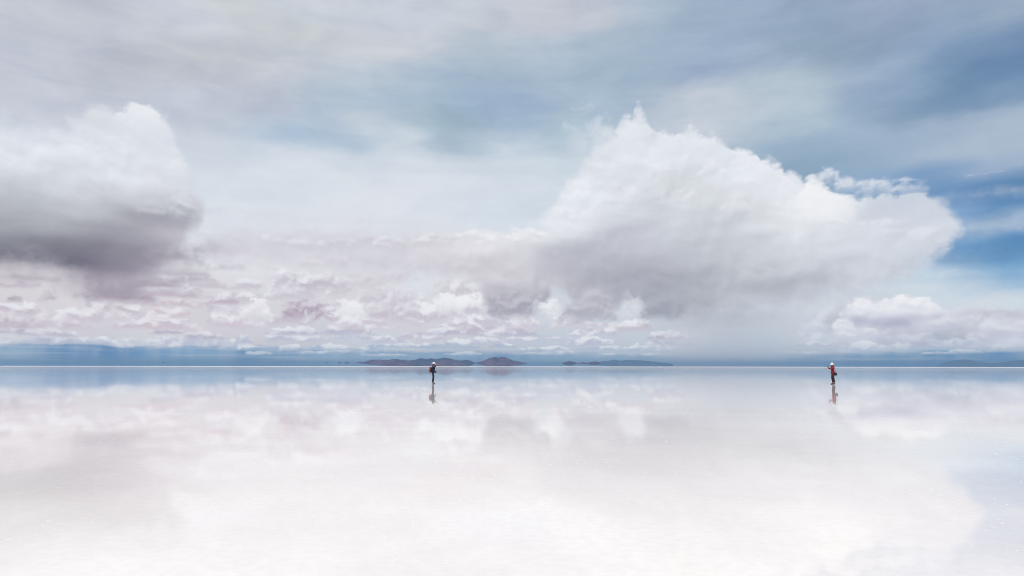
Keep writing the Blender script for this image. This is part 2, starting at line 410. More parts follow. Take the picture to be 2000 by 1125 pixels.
crisp_l = ss(X, PX(130, 300)[0], PX(210, 300)[0]) * ss(V, PX(330, 360)[1], PX(330, 270)[1])
wl = 56.0 - crisp_l * 30.0 + ss(V, PX(330, 440)[1], PX(330, 530)[1]) * 8.0
ml = ss(dl + edge * 0.5 - (1.0 - crisp_l) * 6.0, -wl * 0.5, wl * 0.8)
crisp_r = ss(X, PX(1080, 300)[0], PX(1230, 300)[0]) * ss(X, PX(1880, 400)[0], PX(1800, 400)[0])
wr = 40.0 - crisp_r * 32.0
mr = ss(dr_t + edge * 0.5, -wr * 0.5, wr * 0.7) * ss(dr_b + edge * 0.7, -16.0, 26.0)
mb = ss(db + edge * 0.45, -4.0, 6.0) * ss(V + (bl - 0.5) * 16.0, 26.0, 40.0) * ss(X, PX(1535, 640)[0], PX(1600, 640)[0])

rel_amt = fcurve(V, [(0, 0.4), (60, 0.6), (150, 0.5), (230, 0.30), (350, 0.34), (450, 0.42), (600, 0.42)])
lit = 1.0 + (relief + prel * 0.16 + (0.4 - vcell) * 0.05) * rel_amt * 1.2
cumc = mix(1.0, cum, rgb(lit, lit, lit), 'MULTIPLY')

sky = mix(mb, deck, cumc)
BANK = auto(7, 684, 692, 40, 80, 7, 12, (196,208,226), (242,244,249), 0.8, 1540, 2060) + auto(6, 672, 680, 40, 75, 12, 20, (206,208,224), W, 0.85, 1560, 2060) + [
 (1590,664,45,50,(214,216,227),(236,238,243),0.8,0.4,0.6),(1930,660,60,52,(216,214,228),(240,240,245),0.8,0.3,0.5),(1860,640,55,38,(212,210,224),(238,238,243),0.8,0.3,0.5),(1990,650,60,44,(218,216,229),(240,240,245),0.8,0.3,0.5),
 (1760,612,78,40,(236,235,241),W,0.95,0.4,0.35),(1690,604,40,30,(240,240,244),W,0.9,0.4,0.4),(1745,636,60,20,(186,184,205),(200,197,214),0.85,0.4,0.8),
 (1652,662,34,62,(228,229,237),(251,251,252),0.9,0.3,0.45),(1715,660,42,26,(222,222,233),(247,247,249),0.9,0.25,0.4),(1790,668,55,24,(208,208,223),(230,230,238),0.8,0.3,0.5),
 (1880,676,70,20,(208,212,228),(238,240,245),0.85,0.25,0.5),(1770,682,60,16,(204,211,228),(240,242,247),0.85,0.25,0.5),(1960,682,60,16,(206,213,228),(238,240,246),0.85,0.25,0.5),(1650,684,60,14,(206,213,228),(238,240,246),0.8,0.25,0.5)]
sky = cloudlets(sky, BANK)
# rain shaft under the right cloud
rx = X + (w1 - 0.5) * 40.0
rain = ss(rx, PX(1240, 650)[0], PX(1370, 650)[0]) * ss(rx, PX(1600, 650)[0], PX(1480, 650)[0]) * ss(V, 150.0, 90.0)
rstreak = noise(xyz(X / 22.0, V / 400.0 + 3.0), detail=3.0, rough=0.5)
sky = mix(rain * (0.85 + 0.4 * (rstreak - 0.5)), sky, cum)
sky = mix(mr, sky, cumc)
C1 = (236, 239, 245); C2 = (243, 245, 249); C3 = (232, 235, 242)
HEADS = [   # rounded heads boiling out of the right cloud, back ones first
 (1130,300,36,60,(216,223,231),(224,230,237),0.5,0.9,1.2),(1185,290,40,62,(228,232,239),(228,233,240),0.8,0.9,0.7),(1250,290,26,108,C3,C1,0.92,0.8,0.5),(1225,290,28,82,C3,C1,0.9,0.8,0.5),(1228,300,40,78,C3,C1,0.9,0.8,0.6),
 (1300,310,40,66,C3,C1,0.9,0.9,0.6),(1352,310,36,82,C3,C1,0.92,0.9,0.5),(1400,320,38,72,C3,C1,0.92,0.9,0.5),(1450,345,42,68,C3,C2,0.92,0.9,0.5),(1500,365,42,70,C1,C2,0.92,0.9,0.5),(1545,385,36,62,C1,C2,0.92,0.9,0.5),
 (1595,412,48,80,(247,248,250),(252,252,253),0.95,0.7,0.4),(1640,420,50,56,(246,247,249),(250,250,251),0.85,0.9,0.6),(1740,410,75,44,(215,221,230),(216,223,233),0.6,0.9,1.0),(1815,430,45,46,(216,221,230),(219,225,234),0.7,0.9,0.9)]
sky = cloudlets(sky, HEADS, 0.5)
LOBES = [(x, y, w, h, (221,224,230), (245,247,251), 0.45, 0.85, 0.55) for x, y, w, h in ((1120,392,44,48),(1175,345,40,50),(1232,335,40,46),(1285,352,44,48),(1340,330,42,44),(1395,352,46,48),(1455,372,46,42),(1090,432,50,40),(1215,405,56,52),(1330,402,56,46),(1440,430,60,46),(1530,420,54,40),(1620,450,64,46),(1720,460,70,44),(1810,470,50,44))]
sky = cloudlets(sky, LOBES, 0.8)
SHOULDER = [(1612,350,36,30,(222,228,237),(232,236,243),0.8,0.6,0.8),(1660,366,46,24,(222,228,237),(230,235,242),0.8,0.6,0.8),(1715,372,56,28,(218,225,235),(226,232,240),0.7,0.6,0.8),(1775,372,56,28,(216,223,233),(224,230,238),0.7,0.6,0.8)]
sky = cloudlets(sky, SHOULDER, 1.2)
FEET = [ 
 (560,478,110,28,(219,216,222),(239,239,243),0.8,0.4,0.7),(720,478,100,26,(217,213,219),(242,241,245),0.8,0.4,0.7),(850,474,80,26,(216,213,219),(240,239,243),0.8,0.4,0.7),(940,476,70,34,(228,226,230),(247,247,249),0.85,0.5,0.6),(1030,472,60,36,(230,229,233),(249,249,250),0.85,0.5,0.6),(640,520,90,30,(214,208,215),(230,227,232),0.7,0.4,0.8),(870,530,110,36,(212,206,213),(228,224,229),0.7,0.4,0.8),(760,548,80,26,(214,207,214),(232,228,233),0.7,0.3,0.8),   # grey lobes hanging under it
 (1075,618,40,52,(240,240,243),W,0.85,0.5,0.7),(1060,606,22,26,(246,246,248),W,0.8,0.5,0.6),(1222,616,52,36,(236,236,240),W,0.7,0.6,1.0),(1243,600,22,26,(246,246,248),W,0.6,0.6,0.8),
 (1003,617,58,66,(176,169,180),(206,202,208),0.92,0.14,0.5),(1148,624,62,70,(186,182,192),(208,205,212),0.9,0.16,0.5),(1290,620,62,60,(166,166,177),(184,184,192),0.9,0.16,0.6),
 (1490,540,60,26,(208,211,217),(221,224,229),0.55,0.6,0.9)]
sky = cloudlets(sky, FEET, 1.0)
sky = mix(ml, sky, cumc)
LEFT_HEADS = [
 (200,250,55,50,(226,230,236),(229,232,238),0.8,0.9,0.6),(270,246,58,52,(232,236,242),(243,246,250),0.95,0.8,0.35),(310,300,36,60,(226,230,237),(230,233,240),0.8,0.9,0.6),(345,360,40,66,(226,229,235),(236,239,245),0.85,0.9,0.6),
 (358,440,46,84,(176,175,183),(230,233,239),0.7,0.3,0.9),(345,520,70,60,(178,168,178),(196,190,197),0.55,0.4,1.0),(300,432,50,50,(172,170,178),(214,215,221),0.7,0.4,0.9),(235,588,100,40,(166,148,162),(166,156,167),0.8,0.2,0.8),(290,560,90,26,(172,157,169),(190,181,188),0.75,0.2,0.7),(352,538,70,24,(186,174,184),(212,206,212),0.75,0.22,0.7),(335,580,95,20,(192,174,185),(216,207,213),0.75,0.22,0.7),(405,562,60,18,(204,194,203),(226,221,226),0.7,0.25,0.7),(320,505,60,36,(160,150,160),(182,177,184),0.7,0.25,0.8),(60,548,80,20,(172,158,170),(188,180,188),0.6,0.3,0.9)]
sky = cloudlets(sky, LEFT_HEADS, 0.55)
# torn wisps beside the right cloud
wx0, wv0 = PX(1145, 245)
wd = 1.0 - M('SQRT', (X - wx0) * (X - wx0) / (52.0 * 52.0) + (V - wv0) * (V - wv0) / (48.0 * 48.0))
wisp = ss(wd + (bl - 0.5) * 3.2, 0.25, 1.25) * 0.6
wt = curve([(1585,322),(1600,322),(1620,328),(1650,342),(1700,346),(1760,342),(1810,352)])
wb = curve([(1585,324),(1600,332),(1620,345),(1650,362),(1700,362),(1760,358),(1810,353)])
wisp2 = ss(mn(wt - V, V - wb) + edge * 0.35, -3.0, 8.0) * 0.75
sky = mix(mx(wisp, wisp2), sky, lin((226, 231, 240)))

# --- brightness added to the out-of-frame sky overhead and sunward, to lift the salt
gl = M('ADD', dx * sdir.x + dy * sdir.y, dz * sdir.z)
overhead = ss(V, 760.0, 1700.0)
sky = mix(overhead, sky, lin((236, 236, 238)))
glow = 1.0 + overhead * 0.25 + ss(gl, 0.55, 1.0) * 1.2
sky = mix(1.0, sky, rgb(glow, glow, glow), 'MULTIPLY')

# --- the clear sky behind it all shows through a little
st_n = nt.nodes.new('ShaderNodeTexSky')
st_n.sky_type = 'NISHITA'
st_n.sun_disc = False
st_n.sun_elevation = SUN_EL
st_n.sun_rotation = SUN_AZ
st_n.altitude = 3600
clear = mix(1.0, E(st_n.outputs[0]), (0.07, 0.07, 0.07, 1), 'MULTIPLY')
sky = mix(0.94, clear, sky)
plug(sky, bg.inputs['Color'])
bg.inputs['Strength'].default_value = 1.0
sc.world = world
world.cycles.sampling_method = 'MANUAL'
world.cycles.sample_map_resolution = 512

# ------------------------------------------------------------------ helpers for objects
def material(name):
    m = bpy.data.materials.new(name); m.use_nodes = True
    E.nt = m.node_tree
    return m, m.node_tree.nodes['Principled BSDF'], m.node_tree

def link(name, me, mat=None, parent=None, smooth=True):
    o = bpy.data.objects.new(name, me); COL.objects.link(o)
    if mat: me.materials.append(mat)
    if parent: o.parent = parent
    if smooth:
        for p in me.polygons: p.use_smooth = True
    return o

def from_bm(bm, name):
    me = bpy.data.meshes.new(name); bm.to_mesh(me); bm.free()
    return me

def pos():
    n = E.nt.nodes.new('ShaderNodeNewGeometry')
    return E(n.outputs['Position'])

def bump(h, strength, dist):
    n = E.nt.nodes.new('ShaderNodeBump')
    plug(h, n.inputs['Height']); n.inputs['Strength'].default_value = strength; n.inputs['Distance'].default_value = dist
    return E(n.outputs[0])

# ------------------------------------------------------------------ ground: flooded salt flat
bm = bmesh.new()
radii = [0.0, 1.5, 3, 5, 8, 12, 18, 27, 40, 60, 90, 135, 200, 320, 520, 900, 1600, 3000, 6000, 12000, 25000, 50000, 90000]
NS = 48
rings = []
for r in radii:
    if r == 0: rings.append([bm.verts.new((0, 0, 0))] * NS)
    else: rings.append([bm.verts.new((r * math.cos(2 * math.pi * k / NS), r * math.sin(2 * math.pi * k / NS), 0)) for k in range(NS)])
for i in range(1, len(radii)):
    for k in range(NS):
        k2 = (k + 1) % NS
        if i == 1: bm.faces.new((rings[0][0], rings[1][k], rings[1][k2]))
        else: bm.faces.new((rings[i - 1][k], rings[i][k], rings[i][k2], rings[i - 1][k2]))
m_salt, pb, nt_s = material('wet_salt')
P = pos()
px_, py_, pz_ = sep(P)
dist = M('SQRT', px_ * px_ + py_ * py_)
big = noise(P, 0.045, 4.0, 0.55)
med = noise(P, 0.55, 5.0, 0.6, dims='2D')
fine = noise(P, 9.0, 4.0, 0.6, dims='2D')
warp = noise(P, 0.8, 3.0, 0.5, dims='2D', color=True)
va = E.nt.nodes.new('ShaderNodeVectorMath'); va.operation = 'MULTIPLY_ADD'
plug(warp, va.inputs[0]); va.inputs[1].default_value = (1.1, 1.1, 0); plug(P, va.inputs[2])
cells = voro(E(va.outputs[0]), 0.62, feature='DISTANCE_TO_EDGE')
ridge = ss(cells + (fine - 0.5) * 0.05, 0.05, 0.0)
crumb = ss(noise(P, 13.0, 5.0, 0.7, dims='2D'), 0.62, 0.74) * ss(med, 0.50, 0.66)
dry = ss(dist, 1200.0, 3200.0)
col = mix(ss(big, 0.35, 0.65), (0.785, 0.735, 0.70, 1), (0.81, 0.77, 0.74, 1))
col = mix(ss(med, 0.35, 0.7) * 0.5, col, (0.70, 0.655, 0.635, 1))
col = mix(ss(fine, 0.35, 0.7) * 0.32, col, (0.69, 0.645, 0.62, 1))
col = mix(mx(crumb * 0.4, ridge * 0.08), col, (0.86, 0.855, 0.845, 1))
plug(col, pb.inputs['Base Color'])
pb.inputs['IOR'].default_value = 1.33
wet_r = 0.022 + med * 0.022 + ss(dist, 90.0, 400.0) * 0.03
plug(mx(mx(wet_r, crumb * 0.55), dry * 0.35), pb.inputs['Roughness'])
plug(0.5 - mx(crumb * 0.35, dry * 0.30), pb.inputs['Specular IOR Level'])
hgt = crumb * 0.6 + ridge * 0.08 + fine * 0.10 + noise(P, 2.2, 3.0, 0.5, dims='2D') * 0.25
plug(bump(hgt, 0.055, 0.008), pb.inputs['Normal'])
g = link('salt_flat', from_bm(bm, 'salt_flat'), m_salt, smooth=False)
g['kind'] = 'structure'

# ------------------------------------------------------------------ far hills, lifted at their ends by the mirage
def hill(name, D, top, bot, mat, depth, seed, rough=0.10, label=None):
    """a ridge seen at distance D between a crest line and a foot line given as photograph pixels"""
    rnd = random.Random(seed)
    def at(pts, x):
        for (a, b), (c, d) in zip(pts, pts[1:]):
            if a <= x <= c: return b + (d - b) * (x - a) / max(c - a, 1e-6)
        return pts[0][1] if x < pts[0][0] else pts[-1][1]
    x0, x1 = top[0][0], top[-1][0]
    n = max(24, int((x1 - x0) * 0.9)); rows = 14
    k = D / F
    ph = [rnd.uniform(0, 6.28) for _ in range(12)]
    def rid(u, v):
        s = 0; a = 1.0; f = 1.0
        for q in range(5):
            s += a * abs(math.sin(u * f * 1.7 + ph[q] + 1.3 * math.sin(v * f * 1.1 + ph[q + 5])))
            a *= 0.55; f *= 2.03
        return s / 2.1
    bm = bmesh.new(); cols = []
    for i in range(n + 1):
        px = x0 + (x1 - x0) * i / n
        e = math.sin(math.pi * min(1, max(0, i / n))) ** 0.5
        zt = EYE + (HORIZON - at(top, px) + (rid(px * 0.9, 0.0) - 0.5) * 0.9 * e) * k
        zb = EYE + (HORIZON - at(bot, px)) * k
        H = max(zt - zb, 0.02 * k)
        w = depth * k * (0.15 + 0.85 * e)
        line = []
        for j in range(-rows, rows + 1):
            t = j / rows
            y = D + t * w
            prof = (1 - abs(t)) ** 1.15
            gul = (rid(px * 0.16, t * 3.0) - 0.55) * rough * 4 * abs(t) * (1 - abs(t))
            z = zb + H * max(0.0, min(1.0, prof + gul))
            line.append(bm.verts.new(((px - 1000) * k * (y / D), y, z)))
        cols.append(line)
    for i in range(n):
        for j in range(2 * rows):
            bm.faces.new((cols[i][j], cols[i + 1][j], cols[i + 1][j + 1], cols[i][j + 1]))
        bm.faces.new((cols[i][0], cols[i][-1], cols[i + 1][-1], cols[i + 1][0]))     # underside
    bm.faces.new(cols[0]); bm.faces.new(list(reversed(cols[n])))
    bmesh.ops.recalc_face_normals(bm, faces=bm.faces)
    o = link(name, from_bm(bm, name), mat)
    o['kind'] = 'structure'
    if label: o['label'] = label
    return o

def hill_mat(name, a, b, c, s):
    m, pb, _ = material(name)
    P = pos()
    f1 = noise(P, s, 5.0, 0.6, dims='3D'); f2 = noise(P, s * 4.3, 4.0, 0.6, dims='3D')
    col = mix(ss(f1, 0.38, 0.62), a, b)
    col = mix(ss(f2, 0.45, 0.68) * 0.7, col, c)
    plug(col, pb.inputs['Base Color']); pb.inputs['Roughness'].default_value = 0.95
    pb.inputs['Specular IOR Level'].default_value = 0.1
    return m

brown = hill_mat('bare_mauve_rock', (0.085, 0.075, 0.13, 1), (0.14, 0.108, 0.15, 1), (0.05, 0.05, 0.105, 1), 0.004)
blue = hill_mat('air_blue_rock', (0.05, 0.07, 0.12, 1), (0.075, 0.09, 0.14, 1), (0.04, 0.05, 0.09, 1), 0.004)  # blue of the distant air put into the rock colour

pale = hill_mat('haze_pale_rock', (0.085, 0.13, 0.19, 1), (0.105, 0.15, 0.22, 1), (0.07, 0.11, 0.17, 1), 0.004)  # haze fading of the farthest hills mixed into their rock colour
D1 = 21000.0
hill('hill', D1, [(697,709.2),(704,707),(709,708),(718,705.5),(728,703),(742,703),(757,704),(766,702.4),(774,701.8),(784,703),(795,704),(806,706),(815,709)],
     [(697,709.6),(705,710.2),(712,710.6),(725,712.5),(745,714.4),(770,715.4),(800,716.2),(815,716.4)], brown, 20, 3, label='long low mauve hill floating left of the standing person in navy')
hill('hill', D1 * 1.12, [(786,709),(794,705.5),(800,704.5),(808,703.8),(816,702),(823,699.9),(833,702),(838,701.6),(843,699.8),(850,702),(856,701.5),(869,698.7),(880,700.8),(890,703.4),(902,704.6),(918,707)],
     [(786,714),(812,715.4),(830,715.8),(880,716.2),(905,715.2),(918,712.5)], blue, 18, 5, label='blue twin peaked hill directly behind the person in navy')
hill('hill', D1 * 0.97, [(826,712),(838,709.5),(846,707),(856,706),(864,703.5),(874,702.5),(884,704.5),(894,706),(904,709),(912,712)],
     [(826,714.5),(850,715.6),(880,716),(900,715),(912,713)], brown, 12, 8, label='pinkish brown spur in front of the blue hill')
hill('hill', D1 * 1.02, [(893,711),(900,706),(906,703.6),(912,703),(918,704.4),(924,707),(929.5,709.7)],
     [(893,713.5),(905,715.3),(915,715.2),(922,713),(929.5,710)], blue, 8, 11, label='small dark blue knob at the right end of the long hills')
hill('hill', D1 * 0.94, [(929.5,709.6),(938,706.5),(945,704.5),(952,701.5),(959,699),(965.5,697.4),(970,698),(974,699),(978,697.8),(984,697.4),(990,699.6),(996,701.8),(1004,705),(1012,706),(1020,707.8),(1030,710.4)],
     [(929.5,709.9),(938,711.5),(948,714.5),(956,716),(990,716.2),(1000,715.6),(1010,714),(1020,712),(1030,710.7)], brown, 16, 14, 0.16, label='pyramid shaped mauve hill, tallest of the far hills')
hill('hill', D1 * 1.0, [(1096,710),(1103,707.4),(1108,705.8),(1112,705.2),(1119,706.6),(1124,708),(1129,709.8)],
     [(1096,710.4),(1102,712),(1108,713.6),(1116,713.4),(1122,711.8),(1129,710)], blue, 6, 17, label='small dark lens shaped hill right of the gap')
hill('hill', D1 * 1.15, [(1127,709.4),(1133,708.6),(1138,707.4),(1146,709.2),(1152,707.2),(1158,706.2),(1166,706.2),(1173,709.4)],
     [(1127,709.8),(1136,711.5),(1146,711.2),(1156,713),(1166,713.2),(1173,710.4)], brown, 7, 20, label='low pinkish hill beside the small dark hill')
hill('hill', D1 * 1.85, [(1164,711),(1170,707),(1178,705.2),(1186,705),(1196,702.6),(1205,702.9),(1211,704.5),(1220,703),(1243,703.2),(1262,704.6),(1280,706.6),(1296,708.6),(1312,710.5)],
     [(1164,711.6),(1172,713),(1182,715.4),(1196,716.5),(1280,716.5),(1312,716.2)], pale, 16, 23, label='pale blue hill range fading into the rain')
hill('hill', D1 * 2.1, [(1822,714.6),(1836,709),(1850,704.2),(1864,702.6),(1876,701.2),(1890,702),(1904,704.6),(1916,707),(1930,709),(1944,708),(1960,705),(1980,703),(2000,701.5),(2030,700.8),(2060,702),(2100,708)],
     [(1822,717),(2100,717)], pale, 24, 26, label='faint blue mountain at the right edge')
for q, (cx, w_, h_) in enumerate([(324, 6, 1.6), (641, 7, 1.6), (666, 9, 1.8), (680, 12, 2.4), (694, 3, 1.0)]):
    hill('hill', D1 * 1.3, [(cx - w_ / 2, 709.4), (cx - w_ / 5, 709.4 - h_ * 0.7), (cx + w_ / 6, 709.4 - h_ * 0.6), (cx + w_ / 2, 709.4)],
         [(cx - w_ / 2, 709.6), (cx, 709.4 + h_ * 0.5), (cx + w_ / 2, 709.6)], blue, 3, 40 + q, label='tiny dark hilltop hovering above the horizon')

# ------------------------------------------------------------------ air
hz = bpy.data.materials.new('air'); hz.use_nodes = True
hn = hz.node_tree; hn.nodes.clear()
ho = hn.nodes.new('ShaderNodeOutputMaterial'); hv = hn.nodes.new('ShaderNodeVolumePrincipled')
hv.inputs['Color'].default_value = (0.32, 0.55, 0.83, 1)
hv.inputs['Density'].default_value = 2.2e-5
hv.inputs['Anisotropy'].default_value = 0.25
hn.links.new(hv.outputs[0], ho.inputs['Volume'])
bm = bmesh.new()
bmesh.ops.create_cube(bm, size=1.0)
HS, HT = 95000.0, 540.0
for v in bm.verts:
    v.co = Vector((v.co.x * 2 * HS, v.co.y * 2 * HS, HT if v.co.z > 0 else -1.0))
hb = link('haze', from_bm(bm, 'haze'), hz, smooth=False)
hb['kind'] = 'stuff'

# ------------------------------------------------------------------ people
def cloth(name, a, b, rough=0.85, scale=24.0, bump_s=0.35):
    m, pb, _ = material(name)
    n_ = E.nt.nodes.new('ShaderNodeTexCoord')
    P = E(n_.outputs['Object'])
    f = noise(P, scale, 4.0, 0.6, dims='3D'); w_ = noise(P, scale * 12, 2.0, 0.5, dims='3D')
    plug(mix(ss(f, 0.35, 0.68), a + (1,), b + (1,)), pb.inputs['Base Color'])
    pb.inputs['Roughness'].default_value = rough
    pb.inputs['Specular IOR Level'].default_value = 0.25
    plug(bump(f * 0.8 + w_ * 0.2, bump_s, 0.012), pb.inputs['Normal'])
    return m

M_skin = cloth('skin', (0.30, 0.165, 0.11), (0.36, 0.21, 0.145), 0.55, 16.0, 0.05)
M_hair = cloth('dark_hair', (0.018, 0.013, 0.01), (0.035, 0.025, 0.018), 0.5, 60.0)
M_navy = cloth('navy_cloth', (0.013, 0.016, 0.045), (0.025, 0.03, 0.07))
M_jean = cloth('dark_denim', (0.018, 0.023, 0.04), (0.035, 0.042, 0.065))
M_red = cloth('red_shell_fabric', (0.20, 0.006, 0.022), (0.28, 0.012, 0.034), 0.6)
M_dark = cloth('dark_plum_cloth', (0.03, 0.018, 0.026), (0.05, 0.03, 0.04))
M_hat = cloth('white_cotton', (0.74, 0.73, 0.70), (0.80, 0.79, 0.77))
M_band = cloth('grey_ribbon', (0.20, 0.19, 0.19), (0.28, 0.27, 0.26))
M_rust = cloth('rust_nylon', (0.10, 0.036, 0.028), (0.15, 0.052, 0.038))
M_green = cloth('dark_green_canvas', (0.012, 0.04, 0.035), (0.02, 0.06, 0.05))
M_shoe = cloth('brown_leather', (0.05, 0.032, 0.024), (0.075, 0.05, 0.036), 0.6)
M_strap = cloth('black_webbing', (0.015, 0.015, 0.017), (0.03, 0.03, 0.03))
M_blk, _pb, _ = material('black_plastic')
_pb.inputs['Base Color'].default_value = (0.015, 0.015, 0.017, 1); _pb.inputs['Roughness'].default_value = 0.35
M_glass, _pb, _ = material('lens_glass')
_pb.inputs['Base Color'].default_value = (0.01, 0.012, 0.02, 1); _pb.inputs['Roughness'].default_value = 0.05

def skin_bm(chains, sub=2, into=None):
    """grow a smooth tapering surface over joints. chains: [(joints {name:(x,y,z,r)}, bones, root)]"""
    bm = into or bmesh.new()
    for joints, bones, root in chains:
        names = list(joints)
        me = bpy.data.meshes.new('joints')
        me.from_pydata([joints[n][:3] for n in names], [(names.index(a), names.index(b)) for a, b in bones], [])
        o = bpy.data.objects.new('joints', me); COL.objects.link(o)
        md = o.modifiers.new('skin', 'SKIN'); md.use_smooth_shade = True
        sd = o.modifiers.new('sub', 'SUBSURF'); sd.levels = sub; sd.render_levels = sub
        for i, n in enumerate(names):
            d = me.skin_vertices[0].data[i]
            r = joints[n][3]
            d.radius = r if isinstance(r, tuple) else (r, r)
            d.use_root = (n == root)
        dg = bpy.context.evaluated_depsgraph_get()
        ev = bpy.data.meshes.new_from_object(o.evaluated_get(dg))
        bm.from_mesh(ev)
        bpy.data.objects.remove(o); bpy.data.meshes.remove(me); bpy.data.meshes.remove(ev)
    return bm

def blob(bm, c, s, rot=None, seg=16):
    r = bmesh.ops.create_uvsphere(bm, u_segments=seg, v_segments=max(8, seg // 2), radius=1.0)
    mtx = Matrix.Translation(c) @ (rot or Matrix.Identity(4)) @ Matrix.Diagonal((*s, 1))
    bmesh.ops.transform(bm, matrix=mtx, verts=r['verts'])
    return r['verts']

def rbox(bm, c, s, bev=0.01, rot=None):
    r = bmesh.ops.create_cube(bm, size=1.0)
    bmesh.ops.transform(bm, matrix=Matrix.Diagonal((*s, 1)), verts=r['verts'])
    es = list({e for v in r['verts'] for e in v.link_edges})
    b = bmesh.ops.bevel(bm, geom=es, offset=bev, segments=3, affect='EDGES', profile=0.5)
    vs = list({v for f in b['faces'] for v in f.verts} | {v for v in r['verts'] if v.is_valid})
    bmesh.ops.transform(bm, matrix=Matrix.Translation(c) @ (rot or Matrix.Identity(4)), verts=vs)

def ribbon(bm, pts, w, th, side=Vector((0, 1, 0))):
    """a flat strap along pts"""
    rings = []
    for i, p in enumerate(pts):
        p = Vector(p)
        d = (Vector(pts[min(i + 1, len(pts) - 1)]) - Vector(pts[max(i - 1, 0)])).normalized()
        s_ = (side - d * side.dot(d)).normalized(); n_ = d.cross(s_)
        rings.append([bm.verts.new(p + s_ * a * w / 2 + n_ * b * th / 2) for a, b in ((-1, -1), (1, -1), (1, 1), (-1, 1))])
    for a, b in zip(rings, rings[1:]):
        for k in range(4): bm.faces.new((a[k], a[(k + 1) % 4], b[(k + 1) % 4], b[k]))
    bm.faces.new(list(reversed(rings[0]))); bm.faces.new(rings[-1])

def hand(wrist, direc, palm_n, curl, thumb_side):
    """palm and five separate fingers; direc along the fingers, palm_n the way the palm faces"""
    w = Vector(wrist); d = Vector(direc).normalized(); n = Vector(palm_n); n = (n - d * n.dot(d)).normalized()
    s = d.cross(n) * thumb_side
    ch = []
    t = lambda v, r: (v.x, v.y, v.z, r)
    k0 = w + d * 0.085
    ch.append(({'w': t(w, (0.026, 0.02)), 'm': t(w + d * 0.045, (0.036, 0.017)), 'k': t(k0, (0.038, 0.014))}, [('w', 'm'), ('m', 'k')], 'w'))
    for q, (off, ln) in enumerate(((0.030, 0.072), (0.010, 0.082), (-0.010, 0.076), (-0.029, 0.060))):
        b = w + d * 0.07 + s * off
        c1, c2, c3 = curl * 0.5 + 0.03 * q, curl * 1.1 + 0.03 * q, curl * 1.7 + 0.03 * q
        j = [b, b + d * 0.02]
        for c, l in ((c1, ln * 0.42), (c2, ln * 0.32), (c3, ln * 0.26)):
            j.append(j[-1] + (d * math.cos(c) + n * math.sin(c)) * l)
        rr = (0.0085, 0.0095, 0.0088, 0.008, 0.0068)
        ch.append(({str(i): t(p, rr[i]) for i, p in enumerate(j)}, [(str(i), str(i + 1)) for i in range(4)], '0'))
    b = w + d * 0.025 + s * 0.02
    j = [b, b + (s * 0.7 + d * 0.5 + n * 0.3).normalized() * 0.035, b + (s * 0.7 + d * 0.7 + n * 0.35).normalized() * 0.066, b + (s * 0.6 + d * 0.95 + n * 0.5).normalized() * 0.092]
    ch.append(({str(i): t(p, (0.013, 0.012, 0.010, 0.008)[i]) for i, p in enumerate(j)}, [('0', '1'), ('1', '2'), ('2', '3')], '0'))
    return ch

def foot(a, heading):
    a = Vector(a); h = Vector((math.cos(heading), math.sin(heading), 0))
    p = lambda k, z, r: (a.x + h.x * k, a.y + h.y * k, z, r)
    return {'heel': p(-0.045, 0.036, (0.032, 0.034)), 'arch': p(0.06, 0.040, (0.036, 0.034)), 'ball': p(0.13, 0.026, (0.042, 0.024)), 'toe': p(0.185, 0.018, (0.036, 0.016))}

def head_bm(bm, c, fwd, tilt):
    """skull, jaw, nose, brow, lips, eyes and ears round the head's centre; fwd is +x turned by tilt about y"""
    rot = Matrix.Translation(c) @ Matrix.Rotation(tilt, 4, 'Y')
    def at(x, y, z, sx, sy, sz, seg=16):
        vs = blob(bm, (x, y, z), (sx, sy, sz), seg=seg)
        bmesh.ops.transform(bm, matrix=rot, verts=vs)
    at(-0.008, 0, 0.025, 0.098, 0.078, 0.092, 24)
    at(0.020, 0, -0.035, 0.070, 0.062, 0.082, 24)
    at(0.058, 0, -0.092, 0.030, 0.034, 0.024)
    at(0.088, 0, 0.024, 0.014, 0.050, 0.012)
    at(0.098, 0, -0.022, 0.020, 0.014, 0.026)
    at(0.086, 0, -0.062, 0.010, 0.026, 0.007); at(0.084, 0, -0.073, 0.010, 0.023, 0.007)
    for sgn in (-1, 1):
        at(0.079, sgn * 0.031, 0.002, 0.010, 0.014, 0.009)
        at(-0.006, sgn * 0.078, -0.008, 0.020, 0.010, 0.032)
        at(0.066, sgn * 0.044, -0.03, 0.022, 0.022, 0.022)

